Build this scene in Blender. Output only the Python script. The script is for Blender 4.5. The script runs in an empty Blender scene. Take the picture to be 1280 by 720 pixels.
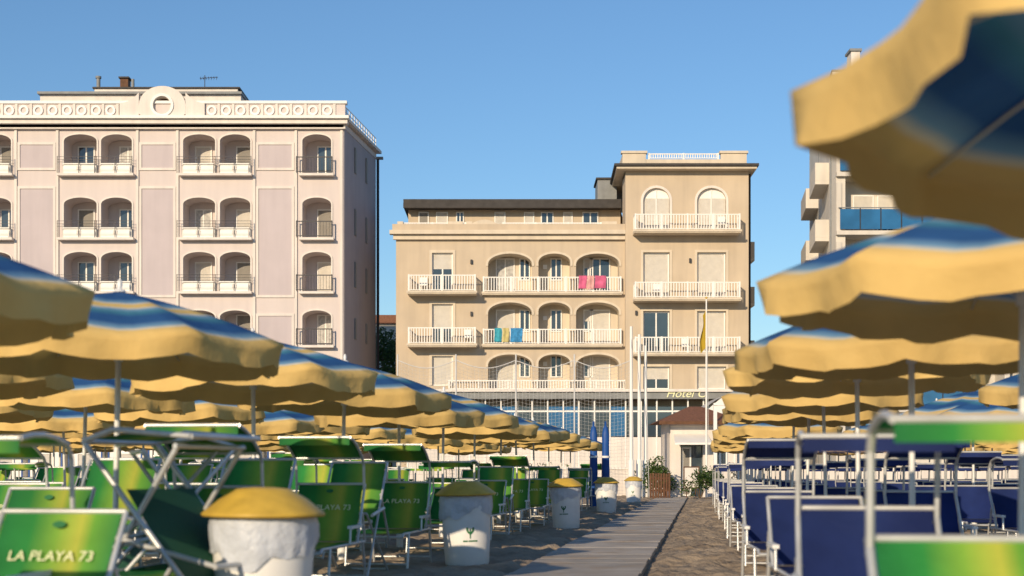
import bpy, math, random
from mathutils import Vector, Matrix, noise
random.seed(7)
F=1778.0; HZ=593.0; K=0.1333
scene=bpy.context.scene
col=scene.collection

# ---------------------------------------------------------------- materials
def newmat(name):
    m=bpy.data.materials.new(name); m.use_nodes=True
    nt=m.node_tree; b=nt.nodes['Principled BSDF']
    return m,nt,b
def simple(name,c,rough=0.7,metal=0.0,var=0.12,scale=3.0,bump=0.0,bscale=40,spec=0.3,stain=0.0):
    m,nt,b=newmat(name)
    N=nt.nodes; L=nt.links
    tc=N.new('ShaderNodeTexCoord')
    no=N.new('ShaderNodeTexNoise'); no.inputs['Scale'].default_value=scale; no.inputs['Detail'].default_value=6
    L.new(tc.outputs['Object'],no.inputs['Vector'])
    cr=N.new('ShaderNodeValToRGB')
    cr.color_ramp.elements[0].position=0.3; cr.color_ramp.elements[1].position=0.7
    cr.color_ramp.elements[0].color=(*[max(0,x*(1-var)) for x in c],1)
    cr.color_ramp.elements[1].color=(*[min(1,x*(1+var*0.6)) for x in c],1)
    L.new(no.outputs['Fac'],cr.inputs['Fac'])
    out=cr.outputs['Color']
    if stain>0:
        mp=N.new('ShaderNodeMapping'); mp.inputs['Scale'].default_value=(1.3,1.3,0.12)
        L.new(tc.outputs['Object'],mp.inputs['Vector'])
        n2=N.new('ShaderNodeTexNoise'); n2.inputs['Scale'].default_value=2.0; n2.inputs['Detail'].default_value=8
        L.new(mp.outputs['Vector'],n2.inputs['Vector'])
        r2=N.new('ShaderNodeValToRGB'); r2.color_ramp.elements[0].position=0.35; r2.color_ramp.elements[1].position=0.6
        r2.color_ramp.elements[0].color=(1-stain,1-stain,1-stain*0.9,1); r2.color_ramp.elements[1].color=(1,1,1,1)
        L.new(n2.outputs['Fac'],r2.inputs['Fac'])
        mx=N.new('ShaderNodeMixRGB'); mx.blend_type='MULTIPLY'; mx.inputs['Fac'].default_value=1
        L.new(out,mx.inputs['Color1']); L.new(r2.outputs['Color'],mx.inputs['Color2']); out=mx.outputs['Color']
    L.new(out,b.inputs['Base Color'])
    b.inputs['Roughness'].default_value=rough; b.inputs['Metallic'].default_value=metal
    b.inputs['Specular IOR Level'].default_value=spec
    if bump>0:
        n3=N.new('ShaderNodeTexNoise'); n3.inputs['Scale'].default_value=bscale; n3.inputs['Detail'].default_value=5
        L.new(tc.outputs['Object'],n3.inputs['Vector'])
        bp=N.new('ShaderNodeBump'); bp.inputs['Strength'].default_value=bump; bp.inputs['Distance'].default_value=0.02
        L.new(n3.outputs['Fac'],bp.inputs['Height']); L.new(bp.outputs['Normal'],b.inputs['Normal'])
    return m
def slats(name,c,freq=9.0,axis='Z'):
    m=simple(name,c,0.6,var=0.08)
    nt=m.node_tree;N=nt.nodes;L=nt.links;b=N['Principled BSDF']
    tc=N.new('ShaderNodeTexCoord'); w=N.new('ShaderNodeTexWave'); w.bands_direction=axis
    w.inputs['Scale'].default_value=freq
    L.new(tc.outputs['Object'],w.inputs['Vector'])
    bp=N.new('ShaderNodeBump'); bp.inputs['Strength'].default_value=0.7; bp.inputs['Distance'].default_value=0.02
    L.new(w.outputs['Fac'],bp.inputs['Height']); L.new(bp.outputs['Normal'],b.inputs['Normal'])
    return m
def translucent(m,c_socket=None,amount=0.35):
    nt=m.node_tree;N=nt.nodes;L=nt.links;b=N['Principled BSDF'];o=N['Material Output']
    src=b.inputs['Base Color'].links[0].from_socket
    t=N.new('ShaderNodeBsdfTranslucent'); L.new(src,t.inputs['Color'])
    mx=N.new('ShaderNodeMixShader'); mx.inputs['Fac'].default_value=amount
    L.new(b.outputs[0],mx.inputs[1]); L.new(t.outputs[0],mx.inputs[2]); L.new(mx.outputs[0],o.inputs['Surface'])
    return m
def umbrella_mat():
    m,nt,b=newmat('umbrella_fabric'); N=nt.nodes;L=nt.links
    at=N.new('ShaderNodeAttribute'); at.attribute_name='t'
    cr=N.new('ShaderNodeValToRGB'); e=cr.color_ramp.elements
    Y=(0.87,0.61,0.225,1); P=(0.78,0.74,0.58,1); LB=(0.21,0.41,0.60,1); B=(0.035,0.125,0.33,1); G=(0.07,0.26,0.38,1)
    e[0].position=0.0; e[0].color=Y
    e[1].position=1.0; e[1].color=B
    for p,c in ((0.175,Y),(0.195,P),(0.225,LB),(0.29,B),(0.38,B),(0.45,G),(0.50,LB),(0.53,P),(0.545,Y),(0.60,Y),(0.615,P),(0.645,LB),(0.73,B)):
        x=e.new(p); x.color=c
    L.new(at.outputs['Fac'],cr.inputs['Fac'])
    tc=N.new('ShaderNodeTexCoord'); no=N.new('ShaderNodeTexNoise'); no.inputs['Scale'].default_value=4; no.inputs['Detail'].default_value=6
    oi=N.new('ShaderNodeObjectInfo')
    L.new(tc.outputs['Object'],no.inputs['Vector'])
    r2=N.new('ShaderNodeValToRGB'); r2.color_ramp.elements[0].color=(0.84,0.82,0.80,1); r2.color_ramp.elements[0].position=0.3
    L.new(no.outputs['Fac'],r2.inputs['Fac'])
    mx=N.new('ShaderNodeMixRGB'); mx.blend_type='MULTIPLY'; mx.inputs['Fac'].default_value=1
    L.new(cr.outputs['Color'],mx.inputs['Color1']); L.new(r2.outputs['Color'],mx.inputs['Color2'])
    hs=N.new('ShaderNodeHueSaturation')
    mr=N.new('ShaderNodeMapRange'); mr.inputs['To Min'].default_value=0.86; mr.inputs['To Max'].default_value=1.06
    L.new(oi.outputs['Random'],mr.inputs['Value']); L.new(mr.outputs[0],hs.inputs['Value'])
    L.new(mx.outputs['Color'],hs.inputs['Color'])
    L.new(hs.outputs['Color'],b.inputs['Base Color']); b.inputs['Roughness'].default_value=0.8
    b.inputs['Specular IOR Level'].default_value=0.15
    bp=N.new('ShaderNodeBump'); bp.inputs['Strength'].default_value=0.45; bp.inputs['Distance'].default_value=0.03
    n3=N.new('ShaderNodeTexNoise'); n3.inputs['Scale'].default_value=7; n3.inputs['Detail'].default_value=4
    L.new(tc.outputs['Object'],n3.inputs['Vector']); L.new(n3.outputs['Fac'],bp.inputs['Height']); L.new(bp.outputs['Normal'],b.inputs['Normal'])
    translucent(m,amount=0.17)
    return m
def bed_fabric(name,stops):
    m,nt,b=newmat(name);N=nt.nodes;L=nt.links
    tc=N.new('ShaderNodeTexCoord'); sp=N.new('ShaderNodeSeparateXYZ'); L.new(tc.outputs['Object'],sp.inputs[0])
    mr=N.new('ShaderNodeMapRange'); mr.inputs['From Min'].default_value=-0.33; mr.inputs['From Max'].default_value=0.33
    L.new(sp.outputs['X'],mr.inputs['Value'])
    cr=N.new('ShaderNodeValToRGB'); e=cr.color_ramp.elements
    e[0].position=stops[0][0]; e[0].color=(*stops[0][1],1); e[1].position=stops[-1][0]; e[1].color=(*stops[-1][1],1)
    for p,c in stops[1:-1]:
        x=e.new(p); x.color=(*c,1)
    L.new(mr.outputs[0],cr.inputs['Fac'])
    no=N.new('ShaderNodeTexNoise'); no.inputs['Scale'].default_value=5; no.inputs['Detail'].default_value=6
    L.new(tc.outputs['Object'],no.inputs['Vector'])
    r2=N.new('ShaderNodeValToRGB'); r2.color_ramp.elements[0].color=(0.7,0.7,0.7,1); r2.color_ramp.elements[0].position=0.3
    L.new(no.outputs['Fac'],r2.inputs['Fac'])
    mx=N.new('ShaderNodeMixRGB'); mx.blend_type='MULTIPLY'; mx.inputs['Fac'].default_value=1
    L.new(cr.outputs['Color'],mx.inputs['Color1']); L.new(r2.outputs['Color'],mx.inputs['Color2'])
    oi=N.new('ShaderNodeObjectInfo'); hs=N.new('ShaderNodeHueSaturation'); m2=N.new('ShaderNodeMapRange'); m2.inputs['To Min'].default_value=0.75; m2.inputs['To Max'].default_value=1.15
    L.new(oi.outputs['Random'],m2.inputs['Value']); L.new(m2.outputs[0],hs.inputs['Value']); L.new(mx.outputs['Color'],hs.inputs['Color'])
    L.new(hs.outputs['Color'],b.inputs['Base Color']); b.inputs['Roughness'].default_value=0.7
    b.inputs['Specular IOR Level'].default_value=0.2
    bp=N.new('ShaderNodeBump'); bp.inputs['Strength'].default_value=0.4; bp.inputs['Distance'].default_value=0.02
    n3=N.new('ShaderNodeTexNoise'); n3.inputs['Scale'].default_value=6; n3.inputs['Detail'].default_value=3; n3.inputs['Distortion'].default_value=1.0
    L.new(tc.outputs['Object'],n3.inputs['Vector']); L.new(n3.outputs['Fac'],bp.inputs['Height']); L.new(bp.outputs['Normal'],b.inputs['Normal'])
    translucent(m,amount=0.25)
    return m

M={}
M['umb']=umbrella_mat()
M['pole']=simple('pole_white_metal',(0.75,0.75,0.73),0.4,0.1,bump=0.1)
M['plastic']=simple('white_plastic',(0.82,0.81,0.78),0.45,var=0.09,scale=4)
M['bag']=translucent(simple('plastic_bag',(0.74,0.78,0.85),0.28,var=0.10,scale=9,bump=0.7,bscale=22),amount=0.3)
M['lid']=simple('bin_lid_yellow',(0.58,0.38,0.06),0.45,var=0.25,scale=6)
M['frame']=simple('aluminium_tube',(0.62,0.63,0.63),0.35,0.4,var=.2,scale=5)
M['green']=bed_fabric('green_fabric',[(0.0,(0.02,0.20,0.06)),(0.28,(0.04,0.32,0.07)),(0.48,(0.26,0.52,0.07)),(0.66,(0.58,0.62,0.09)),(0.76,(0.18,0.46,0.06)),(1.0,(0.03,0.25,0.07))])
M['navy']=bed_fabric('navy_fabric',[(0.0,(0.02,0.04,0.17)),(0.5,(0.028,0.055,0.23)),(1.0,(0.015,0.03,0.15))])
M['dgreen']=simple('dark_green_fabric',(0.015,0.08,0.045),0.7)
M['txt']=simple('lettering_cream',(0.80,0.80,0.5),0.6,var=0.02)
M['mark']=simple('mark_green',(0.03,0.16,0.06),0.6)
M['beige']=simple('beige_render',(0.55,0.455,0.34),0.85,var=0.07,scale=0.6,bump=0.15,bscale=20,stain=0.08)
M['beige2']=simple('beige_trim',(0.65,0.565,0.445),0.8,var=0.07,scale=1.0,stain=0.10)
M['mauve']=simple('mauve_render',(0.64,0.565,0.535),0.85,var=0.04,scale=0.5,bump=0.1,bscale=20,stain=0.05)
M['mauve2']=simple('mauve_panel',(0.525,0.46,0.47),0.85,var=0.05,scale=0.7,stain=0.05)
M['mside_shade']=simple('mauve_flank_shade',(0.40,0.36,0.38),0.85,var=0.05,scale=0.7,stain=0.05)  # mauve render darkened for the flank facing away from the sun, shade in its colour
M['cream']=simple('cream_trim',(0.74,0.68,0.62),0.8,var=0.06,scale=0.9,stain=0.10)
M['white']=simple('white_paint',(0.82,0.80,0.76),0.6,var=0.05,scale=2)
M['shut']=slats('roller_shutter',(0.74,0.70,0.63),11)
M['shut2']=slats('roller_shutter_grey',(0.33,0.31,0.28),11)
M['glass']=simple('window_glass',(0.04,0.06,0.08),0.06,var=0.3,scale=0.5,spec=0.9)
M['curtain']=simple('curtain',(0.5,0.49,0.47),0.8,var=0.3,scale=6)
M['bluegl']=simple('blue_balcony_glass',(0.025,0.13,0.29),0.12,var=0.25,scale=1.0,spec=0.7)
M['dark']=simple('dark_roof',(0.055,0.05,0.048),0.7,var=0.25)
M['iron']=simple('dark_iron',(0.05,0.05,0.055),0.5,0.4)
M['fascia']=simple('grey_fascia',(0.24,0.25,0.25),0.6,stain=0.1)
M['rwhite']=simple('offwhite_render',(0.66,0.61,0.53),0.8,var=0.08,scale=0.6,stain=0.1)
M['wood']=simple('brown_wood',(0.13,0.06,0.03),0.7,var=0.3,scale=8)
M['tile']=simple('roof_tile',(0.22,0.10,0.06),0.8,var=0.3,scale=10,bump=0.6,bscale=20)
M['blue']=simple('blue_pvc',(0.015,0.08,0.30),0.5,var=0.2)
M['yflag']=translucent(simple('yellow_cloth',(0.6,0.42,0.04),0.8))
M['net']=simple('net_cord',(0.6,0.6,0.6),0.7)
M['leaf']=translucent(simple('leaves',(0.05,0.10,0.025),0.6,var=0.5,scale=3),amount=0.2)
M['leaf2']=translucent(simple('leaves_light',(0.09,0.14,0.03),0.6,var=0.4,scale=3),amount=0.2)
M['bark']=simple('bark',(0.12,0.08,0.05),0.9,bump=0.6)
M['pink']=simple('towel_pink',(0.62,0.13,0.25),0.9,var=0.3)
M['pink2']=simple('towel_rose',(0.65,0.35,0.33),0.9,var=0.3)
M['yel']=simple('towel_yellow',(0.55,0.47,0.2),0.9,var=0.3)
M['tblue']=simple('towel_blue',(0.05,0.25,0.5),0.9,var=0.4,scale=8)
M['tteal']=simple('towel_teal',(0.05,0.33,0.42),0.9,var=0.3,scale=8)

def slab_mat():
    m=simple('walkway_slabs',(0.44,0.40,0.35),0.85,var=0.22,scale=2.2,bump=0.35,bscale=60)
    nt=m.node_tree;N=nt.nodes;L=nt.links;b=N['Principled BSDF']
    src=b.inputs['Base Color'].links[0].from_socket
    g=N.new('ShaderNodeNewGeometry')
    mr=N.new('ShaderNodeMapRange'); mr.inputs['To Min'].default_value=0.85; mr.inputs['To Max'].default_value=1.06
    L.new(g.outputs['Random Per Island'],mr.inputs['Value'])
    hs=N.new('ShaderNodeHueSaturation'); L.new(src,hs.inputs['Color']); L.new(mr.outputs[0],hs.inputs['Value'])
    tc=N.new('ShaderNodeTexCoord'); no=N.new('ShaderNodeTexNoise'); no.inputs['Scale'].default_value=1.3; no.inputs['Detail'].default_value=9; no.inputs['Roughness'].default_value=0.7
    L.new(tc.outputs['Object'],no.inputs['Vector'])
    cr=N.new('ShaderNodeValToRGB'); cr.color_ramp.elements[0].position=0.50; cr.color_ramp.elements[1].position=0.62
    L.new(no.outputs['Fac'],cr.inputs['Fac'])
    mx=N.new('ShaderNodeMixRGB'); L.new(cr.outputs['Color'],mx.inputs['Fac']); L.new(hs.outputs['Color'],mx.inputs['Color1']); mx.inputs['Color2'].default_value=(0.36,0.285,0.21,1)
    L.new(mx.outputs['Color'],b.inputs['Base Color'])
    return m
M['slab']=slab_mat()
def sand_mat():
    m,nt,b=newmat('sand');N=nt.nodes;L=nt.links
    tc=N.new('ShaderNodeTexCoord')
    n1=N.new('ShaderNodeTexNoise'); n1.inputs['Scale'].default_value=1.1; n1.inputs['Detail'].default_value=10; n1.inputs['Roughness'].default_value=0.65
    n2=N.new('ShaderNodeTexNoise'); n2.inputs['Scale'].default_value=60; n2.inputs['Detail'].default_value=4
    L.new(tc.outputs['Object'],n1.inputs['Vector']); L.new(tc.outputs['Object'],n2.inputs['Vector'])
    cr=N.new('ShaderNodeValToRGB'); cr.color_ramp.elements[0].position=0.35; cr.color_ramp.elements[1].position=0.65
    cr.color_ramp.elements[0].color=(0.31,0.24,0.17,1); cr.color_ramp.elements[1].color=(0.50,0.40,0.29,1)
    L.new(n1.outputs['Fac'],cr.inputs['Fac'])
    c2=N.new('ShaderNodeValToRGB'); c2.color_ramp.elements[0].color=(0.7,0.7,0.7,1)
    L.new(n2.outputs['Fac'],c2.inputs['Fac'])
    mx=N.new('ShaderNodeMixRGB'); mx.blend_type='MULTIPLY'; mx.inputs['Fac'].default_value=1
    L.new(cr.outputs['Color'],mx.inputs['Color1']); L.new(c2.outputs['Color'],mx.inputs['Color2'])
    L.new(mx.outputs['Color'],b.inputs['Base Color']); b.inputs['Roughness'].default_value=0.95; b.inputs['Specular IOR Level'].default_value=0.1
    n3=N.new('ShaderNodeTexNoise'); n3.inputs['Scale'].default_value=9; n3.inputs['Detail'].default_value=8
    L.new(tc.outputs['Object'],n3.inputs['Vector'])
    bp=N.new('ShaderNodeBump'); bp.inputs['Strength'].default_value=0.9; bp.inputs['Distance'].default_value=0.06
    L.new(n3.outputs['Fac'],bp.inputs['Height']); L.new(bp.outputs['Normal'],b.inputs['Normal'])
    return m
M['sand']=sand_mat()

# ---------------------------------------------------------------- mesh builder
class MB:
    def __init__(s): s.v=[];s.f=[];s.m=[];s.t=[];s.mats=[];s.sm=[]
    def mi(s,k):
        if k not in s.mats: s.mats.append(k)
        return s.mats.index(k)
    def add(s,vs,fs,mat,t=0.0,smooth=False):
        o=len(s.v); s.v+= [tuple(p) for p in vs]
        s.t+= (t if isinstance(t,list) else [t]*len(vs))
        i=s.mi(mat)
        for f in fs: s.f.append(tuple(o+a for a in f)); s.m.append(i); s.sm.append(smooth)
    def quad(s,a,b,c,d,mat): s.add([a,b,c,d],[(0,1,2,3)],mat)
    def box(s,x0,x1,y0,y1,z0,z1,mat,skew=0.0):
        vs=[(x+skew*(y-y0),y,z) for z in (z0,z1) for y in (y0,y1) for x in (x0,x1)]
        s.add(vs,[(0,2,3,1),(4,5,7,6),(0,1,5,4),(2,6,7,3),(0,4,6,2),(1,3,7,5)],mat)
    def tube(s,p,q,r,mat,n=6,r2=None,caps=True):
        p=Vector(p);q=Vector(q);d=(q-p)
        if d.length<1e-6: return
        d.normalize(); a=d.orthogonal().normalized(); b=d.cross(a); r2=r if r2 is None else r2
        vs=[p+(a*math.cos(2*math.pi*i/n)+b*math.sin(2*math.pi*i/n))*r for i in range(n)]+[q+(a*math.cos(2*math.pi*i/n)+b*math.sin(2*math.pi*i/n))*r2 for i in range(n)]
        fs=[(i,(i+1)%n,n+(i+1)%n,n+i) for i in range(n)]
        s.add(vs,fs,mat,smooth=True)
        if caps: s.add(vs,[tuple(range(n))[::-1],tuple(range(n,2*n))],mat)
    def path(s,pts,r,mat,n=6):
        for a,b in zip(pts[:-1],pts[1:]): s.tube(a,b,r,mat,n)
    def lathe(s,prof,mat,n=24,c=(0,0,0),wob=None):
        vs=[];fs=[]
        for j,(r,z) in enumerate(prof):
            for i in range(n):
                a=2*math.pi*i/n; rr=r+(wob(a,j) if wob else 0)
                vs.append((c[0]+rr*math.cos(a),c[1]+rr*math.sin(a),c[2]+z))
        for j in range(len(prof)-1):
            for i in range(n):
                fs.append((j*n+i,j*n+(i+1)%n,(j+1)*n+(i+1)%n,(j+1)*n+i))
        s.add(vs,fs,mat,smooth=True)
    def sheet(s,fn,nu,nv,mat,t=None):
        vs=[fn(i/nu,j/nv) for j in range(nv+1) for i in range(nu+1)]
        fs=[(j*(nu+1)+i,j*(nu+1)+i+1,(j+1)*(nu+1)+i+1,(j+1)*(nu+1)+i) for j in range(nv) for i in range(nu)]
        s.add(vs,fs,mat,smooth=True)
    def text(s,body,size,mat,xf,align='CENTER',ext=0.0,shear=0.0):
        cu=bpy.data.curves.new('t','FONT'); cu.body=body; cu.size=size; cu.align_x=align; cu.extrude=ext; cu.shear=shear
        cu.resolution_u=3
        o=bpy.data.objects.new('t',cu); col.objects.link(o); bpy.context.view_layer.update()
        me=bpy.data.meshes.new_from_object(o.evaluated_get(bpy.context.evaluated_depsgraph_get()))
        s.add([xf@v.co for v in me.vertices],[tuple(p.vertices) for p in me.polygons],mat)
        bpy.data.objects.remove(o); bpy.data.curves.remove(cu); bpy.data.meshes.remove(me)
    def mesh(s,name):
        me=bpy.data.meshes.new(name); me.from_pydata(s.v,[],s.f); 
        for k in s.mats: me.materials.append(M[k])
        me.polygons.foreach_set('material_index',s.m); me.polygons.foreach_set('use_smooth',s.sm)
        a=me.attributes.new('t','FLOAT','POINT'); a.data.foreach_set('value',s.t)
        me.update(); return me
    def obj(s,name,parent=None,loc=(0,0,0),rz=0):
        o=bpy.data.objects.new(name,s.mesh(name)); col.objects.link(o); o.location=loc; o.rotation_euler[2]=rz
        if parent: o.parent=parent
        return o
def empty(name):
    o=bpy.data.objects.new(name,None); col.objects.link(o); return o
def place(name,me,loc,rot=(0,0,0),sc=1):
    o=bpy.data.objects.new(name,me); col.objects.link(o); o.location=loc; o.rotation_euler=rot; o.scale=(sc,sc,sc); return o
def W(Y,v,z=0): return (v+K*Y,Y,z)     # v = distance right of the beach-axis line
AX=-math.atan(K)

# ---------------------------------------------------------------- ground
def ground():
    b=MB(); x0,x1,y0,y1,st=-7.0,12.5,4.0,66.0,0.10
    nx=int((x1-x0)/st); ny=int((y1-y0)/st); vs=[]
    for j in range(ny+1):
        y=y0+(y1-y0)*j/ny
        for i in range(nx+1):
            x=x0+(x1-x0)*i/nx
            e=min(i,nx-i,j,ny-j)/8.0; e=min(1,e)
            v=x-K*y
            h=0.05*noise.noise((x*1.6,y*1.6,0))+0.075*noise.noise((x*3.6,y*3.6,5))+0.03*noise.noise((x*8,y*8,9))
            if -2.0<v<-0.5: h=h*0.2-0.03
            vs.append((x,y,h*e))
    fs=[(j*(nx+1)+i,j*(nx+1)+i+1,(j+1)*(nx+1)+i+1,(j+1)*(nx+1)+i) for j in range(ny) for i in range(nx)]
    b.add(vs,fs,'sand',smooth=True)
    B=1500
    b.quad((-B,-200,0),(B,-200,0),(B,y0,0),(-B,y0,0),'sand')
    b.quad((-B,y0,0),(x0,y0,0),(x0,y1,0),(-B,y1,0),'sand')
    b.quad((x1,y0,0),(B,y0,0),(B,y1,0),(x1,y1,0),'sand')
    b.quad((-B,y1,0),(B,y1,0),(B,3000,0),(-B,3000,0),'sand')
    b.obj('sand_ground')
ground()
def walkway():
    b=MB(); y=2.0
    while y<64:
        L=0.8; dx=random.uniform(-.012,.012); z=0.035+random.uniform(-.004,.004)
        a0=W(y+.008,-1.87+dx); a1=W(y+.008,-0.60+dx); c0=W(y+L-.008,-1.87+dx); c1=W(y+L-.008,-.60+dx)
        vs=[(*a0[:2],z),(*a1[:2],z),(*c1[:2],z),(*c0[:2],z)]
        vs+= [(p[0],p[1],-0.05) for p in vs]
        b.add(vs,[(0,1,2,3),(0,4,5,1),(1,5,6,2),(2,6,7,3),(3,7,4,0)],'slab'); y+=L
    b.obj('beach_walkway')
walkway()
b=MB(); b.box(-80,80,66.5,80,0.0,0.12,'fascia'); b.obj('promenade_pavement')

# ---------------------------------------------------------------- umbrella
def umbrella(seed):
    rnd=random.Random(seed); b=MB()
    R,zr,za,vl=1.2,1.90,2.27,0.155; nr,sub=8,8; n=nr*sub; rings=12
    ph=[rnd.uniform(0,6.28) for _ in range(8)]
    prof=lambda s: za-(za-zr)*(0.62*s+0.38*s*s)
    vs=[];t=[];fs=[]
    for k in range(rings+1+4):
        for i in range(n):
            a=2*math.pi*i/n; f=(i%sub)/sub; phi=(f-.5)*2*math.pi/nr
            s=min(1,max(k,0.02)/rings)
            r=R*s*math.cos(math.pi/nr)/math.cos(phi); sag=math.sin(math.pi*f)
            r*=1-0.035*sag*s
            z=prof(s)-0.04*sag*s+.008*s*math.sin(a*13+ph[4]+s*5)*sag
            tt=0.12+0.88*(1-s)
            if k>rings:
                j=(k-rings)/4.0
                ln=vl*(0.90+0.10*abs(math.sin(math.pi*f*2)))*(1+0.08*math.sin(a*3+ph[0]))
                z-=ln*j
                r+=j*(0.028*math.sin(a*16+ph[1])+0.022*math.sin(a*9+ph[2])+0.016*math.sin(a*23+ph[3]))-0.02*j
                tt=0.12-0.1*j
            vs.append((r*math.cos(a),r*math.sin(a),z)); t.append(tt)
    tot=rings+1+4
    for k in range(tot-1):
        for i in range(n): fs.append((k*n+i,k*n+(i+1)%n,(k+1)*n+(i+1)%n,(k+1)*n+i))
    b.add(vs,fs,'umb',t=t,smooth=True)
    b.tube((0,0,-.1),(0,0,za-.03),0.021,'pole',8)
    b.lathe([(0.0,za+.09),(0.014,za+.08),(0.02,za+.05),(0.015,za+.02),(0.04,za+.01),(0.045,za-.005)],'pole',10)
    b.tube((0,0,-.1),(0,0,.68),0.048,'plastic',10)
    b.lathe([(0.05,.66),(0.13,.67),(0.14,.70),(0.13,.725),(0.05,.72),(0,.72)],'lid',14)
    b.tube((0,0,1.78),(0,0,1.86),0.035,'plastic',8)
    for i in range(nr):
        a=2*math.pi*i/nr; pts=[]
        for s in (0.03,.25,.5,.75,.985): pts.append((R*s*math.cos(a),R*s*math.sin(a),prof(s)-.014))
        b.path(pts,.006,'pole',4)
        b.tube((.03*math.cos(a),.03*math.sin(a),1.82),pts[2],.005,'pole',4)
    return b.mesh('beach_umbrella')
UM=[umbrella(i) for i in range(6)]
def put_umb(Y,v,tilt=0.03,rot=None,dz=0):
    x,y,z=W(Y,v)
    place('beach_umbrella',random.choice(UM),(x,y,random.uniform(-.04,.04) if rot is None else dz),(random.uniform(-tilt,tilt),random.uniform(-tilt,tilt),random.uniform(0,6.28)) if rot is None else rot,random.uniform(.97,1.03) if rot is None else 1)

# ---------------------------------------------------------------- sunbeds
def sunbed(fab,hood=True,text=False,back=(0.36,0.46),hoodfab=None,hoodang=0.03,r=.014):
    b=MB(); hw=.32; z0=.38; fr='frame'
    yb=.30; ty=yb+back[0]; tz=z0+back[1]
    for sx in (-hw,hw):
        b.path([(sx,-1.0,z0-.03),(sx,-.94,z0),(sx,yb+.28,z0)],r,fr)
        b.tube((sx,yb,z0),(sx,ty,tz),r,fr)
        b.path([(sx*1.04,-.72,z0),(sx*1.04,-.80,.0)],r,fr); b.path([(sx*1.04,yb+.15,z0),(sx*1.04,yb+.28,.0)],r,fr)
        b.tube((sx*1.02,yb+.28,z0),(sx*1.02,(yb+ty)/2+.03,(z0+tz)/2),r*.8,fr)
        b.path([(sx*1.06,yb-.35,z0),(sx*1.06,yb-.33,z0+.14),(sx*1.06,yb+.10,z0+.16)],r*.8,fr)
        b.box(sx*1.06-.022,sx*1.06+.022,yb-.36,yb+.02,z0+.14,z0+.165,'plastic')
    for y,z in ((-1.0,z0-.03),(yb+.28,z0),(ty,tz)): b.tube((-hw,y,z),(hw,y,z),r,fr)
    b.tube((-hw*1.04,-.79,.06),(hw*1.04,-.79,.06),r*.8,fr); b.tube((-hw*1.04,yb+.27,.06),(hw*1.04,yb+.27,.06),r*.8,fr)
    b.sheet(lambda u,v:((u-.5)*.6,-.97+v*(yb+.95),z0+.005-.03*math.sin(math.pi*u)*math.sin(math.pi*v)),6,8,fab)
    nb=Vector((0,-back[1],back[0])).normalized()
    def bk(u,v,off=0):
        s=.018*math.sin(math.pi*u)*math.sin(math.pi*v)
        p=Vector(((u-.5)*.6,yb+back[0]*v,z0+back[1]*v))-nb*(s-off)
        return p
    b.sheet(lambda u,v:bk(u,.03+.97*v),6,8,fab)
    if text:
        ang=math.atan2(back[1],back[0])
        c=bk(.5,.55)+nb*.024
        xf=Matrix.Translation(c)@Matrix.Rotation(ang,4,'X')
        b.text('LA PLAYA 73',.078,'txt',xf)
        c2=bk(.5,.87)+nb*.02; xf=Matrix.Translation(c2)@Matrix.Rotation(ang,4,'X')
        ring=[xf@Vector((.035*math.cos(a),.02*math.sin(a),0)) for a in [i*math.pi/5 for i in range(10)]]
        b.add(ring,[tuple(range(10))],'mark')
    if hood:
        hy=ty-.10; hz=1.15; L=.52; ca,sa=math.cos(hoodang),math.sin(hoodang)
        hf=hoodfab or fab
        def hp(u,v,d=0): return Vector(((u-.5)*.64,hy-L*v*ca,hz+L*v*sa+.03*math.sin(math.pi*v)-.012*math.sin(math.pi*u)*math.sin(math.pi*v)))
        b.sheet(hp,6,6,hf)
        for u in (0,1):
            b.path([hp(u,v/4) for v in range(5)],r,fr)
            b.path([(-hw if u==0 else hw,ty-.03,tz-.06),hp(u,0)+Vector((0,.05,-.07)),hp(u,0)],r,fr)
        b.tube(hp(0,0),hp(1,0),r,fr); b.tube(hp(0,1),hp(1,1),r,fr)
        b.sheet(lambda u,v:hp(u,1)+Vector((0,-.01,-.07*v)),4,1,hf)
    return b.mesh('sunbed')
def chair(fab):
    b=MB(); w=.29; r=.013
    for sx in (-w,w):
        b.tube((sx,-.55,.0),(sx,.35,1.12),r,'frame'); b.tube((sx*.9,.5,0),(sx*.9,-.45,.62),r,'frame')
        b.tube((sx*.95,.1,.80),(sx*.95,.5,.32),r,'frame')
        b.path([(sx*1.05,-.40,.60),(sx*1.05,.12,.66)],r*1.3,'plastic')
    for p in ((-.55,.02),(.35,1.12),): b.tube((-w,p[0],p[1]),(w,p[0],p[1]),r,'frame')
    b.tube((-w*.9,.5,.02),(w*.9,.5,.02),r,'frame'); b.tube((-w*.9,-.45,.62),(w*.9,-.45,.62),r,'frame')
    b.sheet(lambda u,v:((u-.5)*.54,-.45+.8*v,.62+.5*v-.30*math.sin(math.pi*v)*(1-.35*v)),5,10,fab)
    return b.mesh('folding_beach_chair')
GB=[sunbed('green',True,True),sunbed('green',True,True,back=(.40,.43)),sunbed('green',False,True,back=(.33,.52)),sunbed('green',True,True,back=(.3,.53),hoodang=.35)]
BB=[sunbed('navy',True),sunbed('navy',True,back=(.40,.43)),sunbed('navy',False),sunbed('navy',True,hoodang=.3)]
NG=sunbed('green',True,False,back=(.40,.40),r=.016)
CH=chair('green')
def put(me,Y,v,name='sunbed',jit=.06,rz=None,z=0,rx=0):
    x,y,_=W(Y,v)
    place(name,me,(x+random.uniform(-jit,jit),y+random.uniform(-jit,jit),z),(rx,0,(AX if rz is None else rz)+random.uniform(-.06,.06)))

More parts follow.
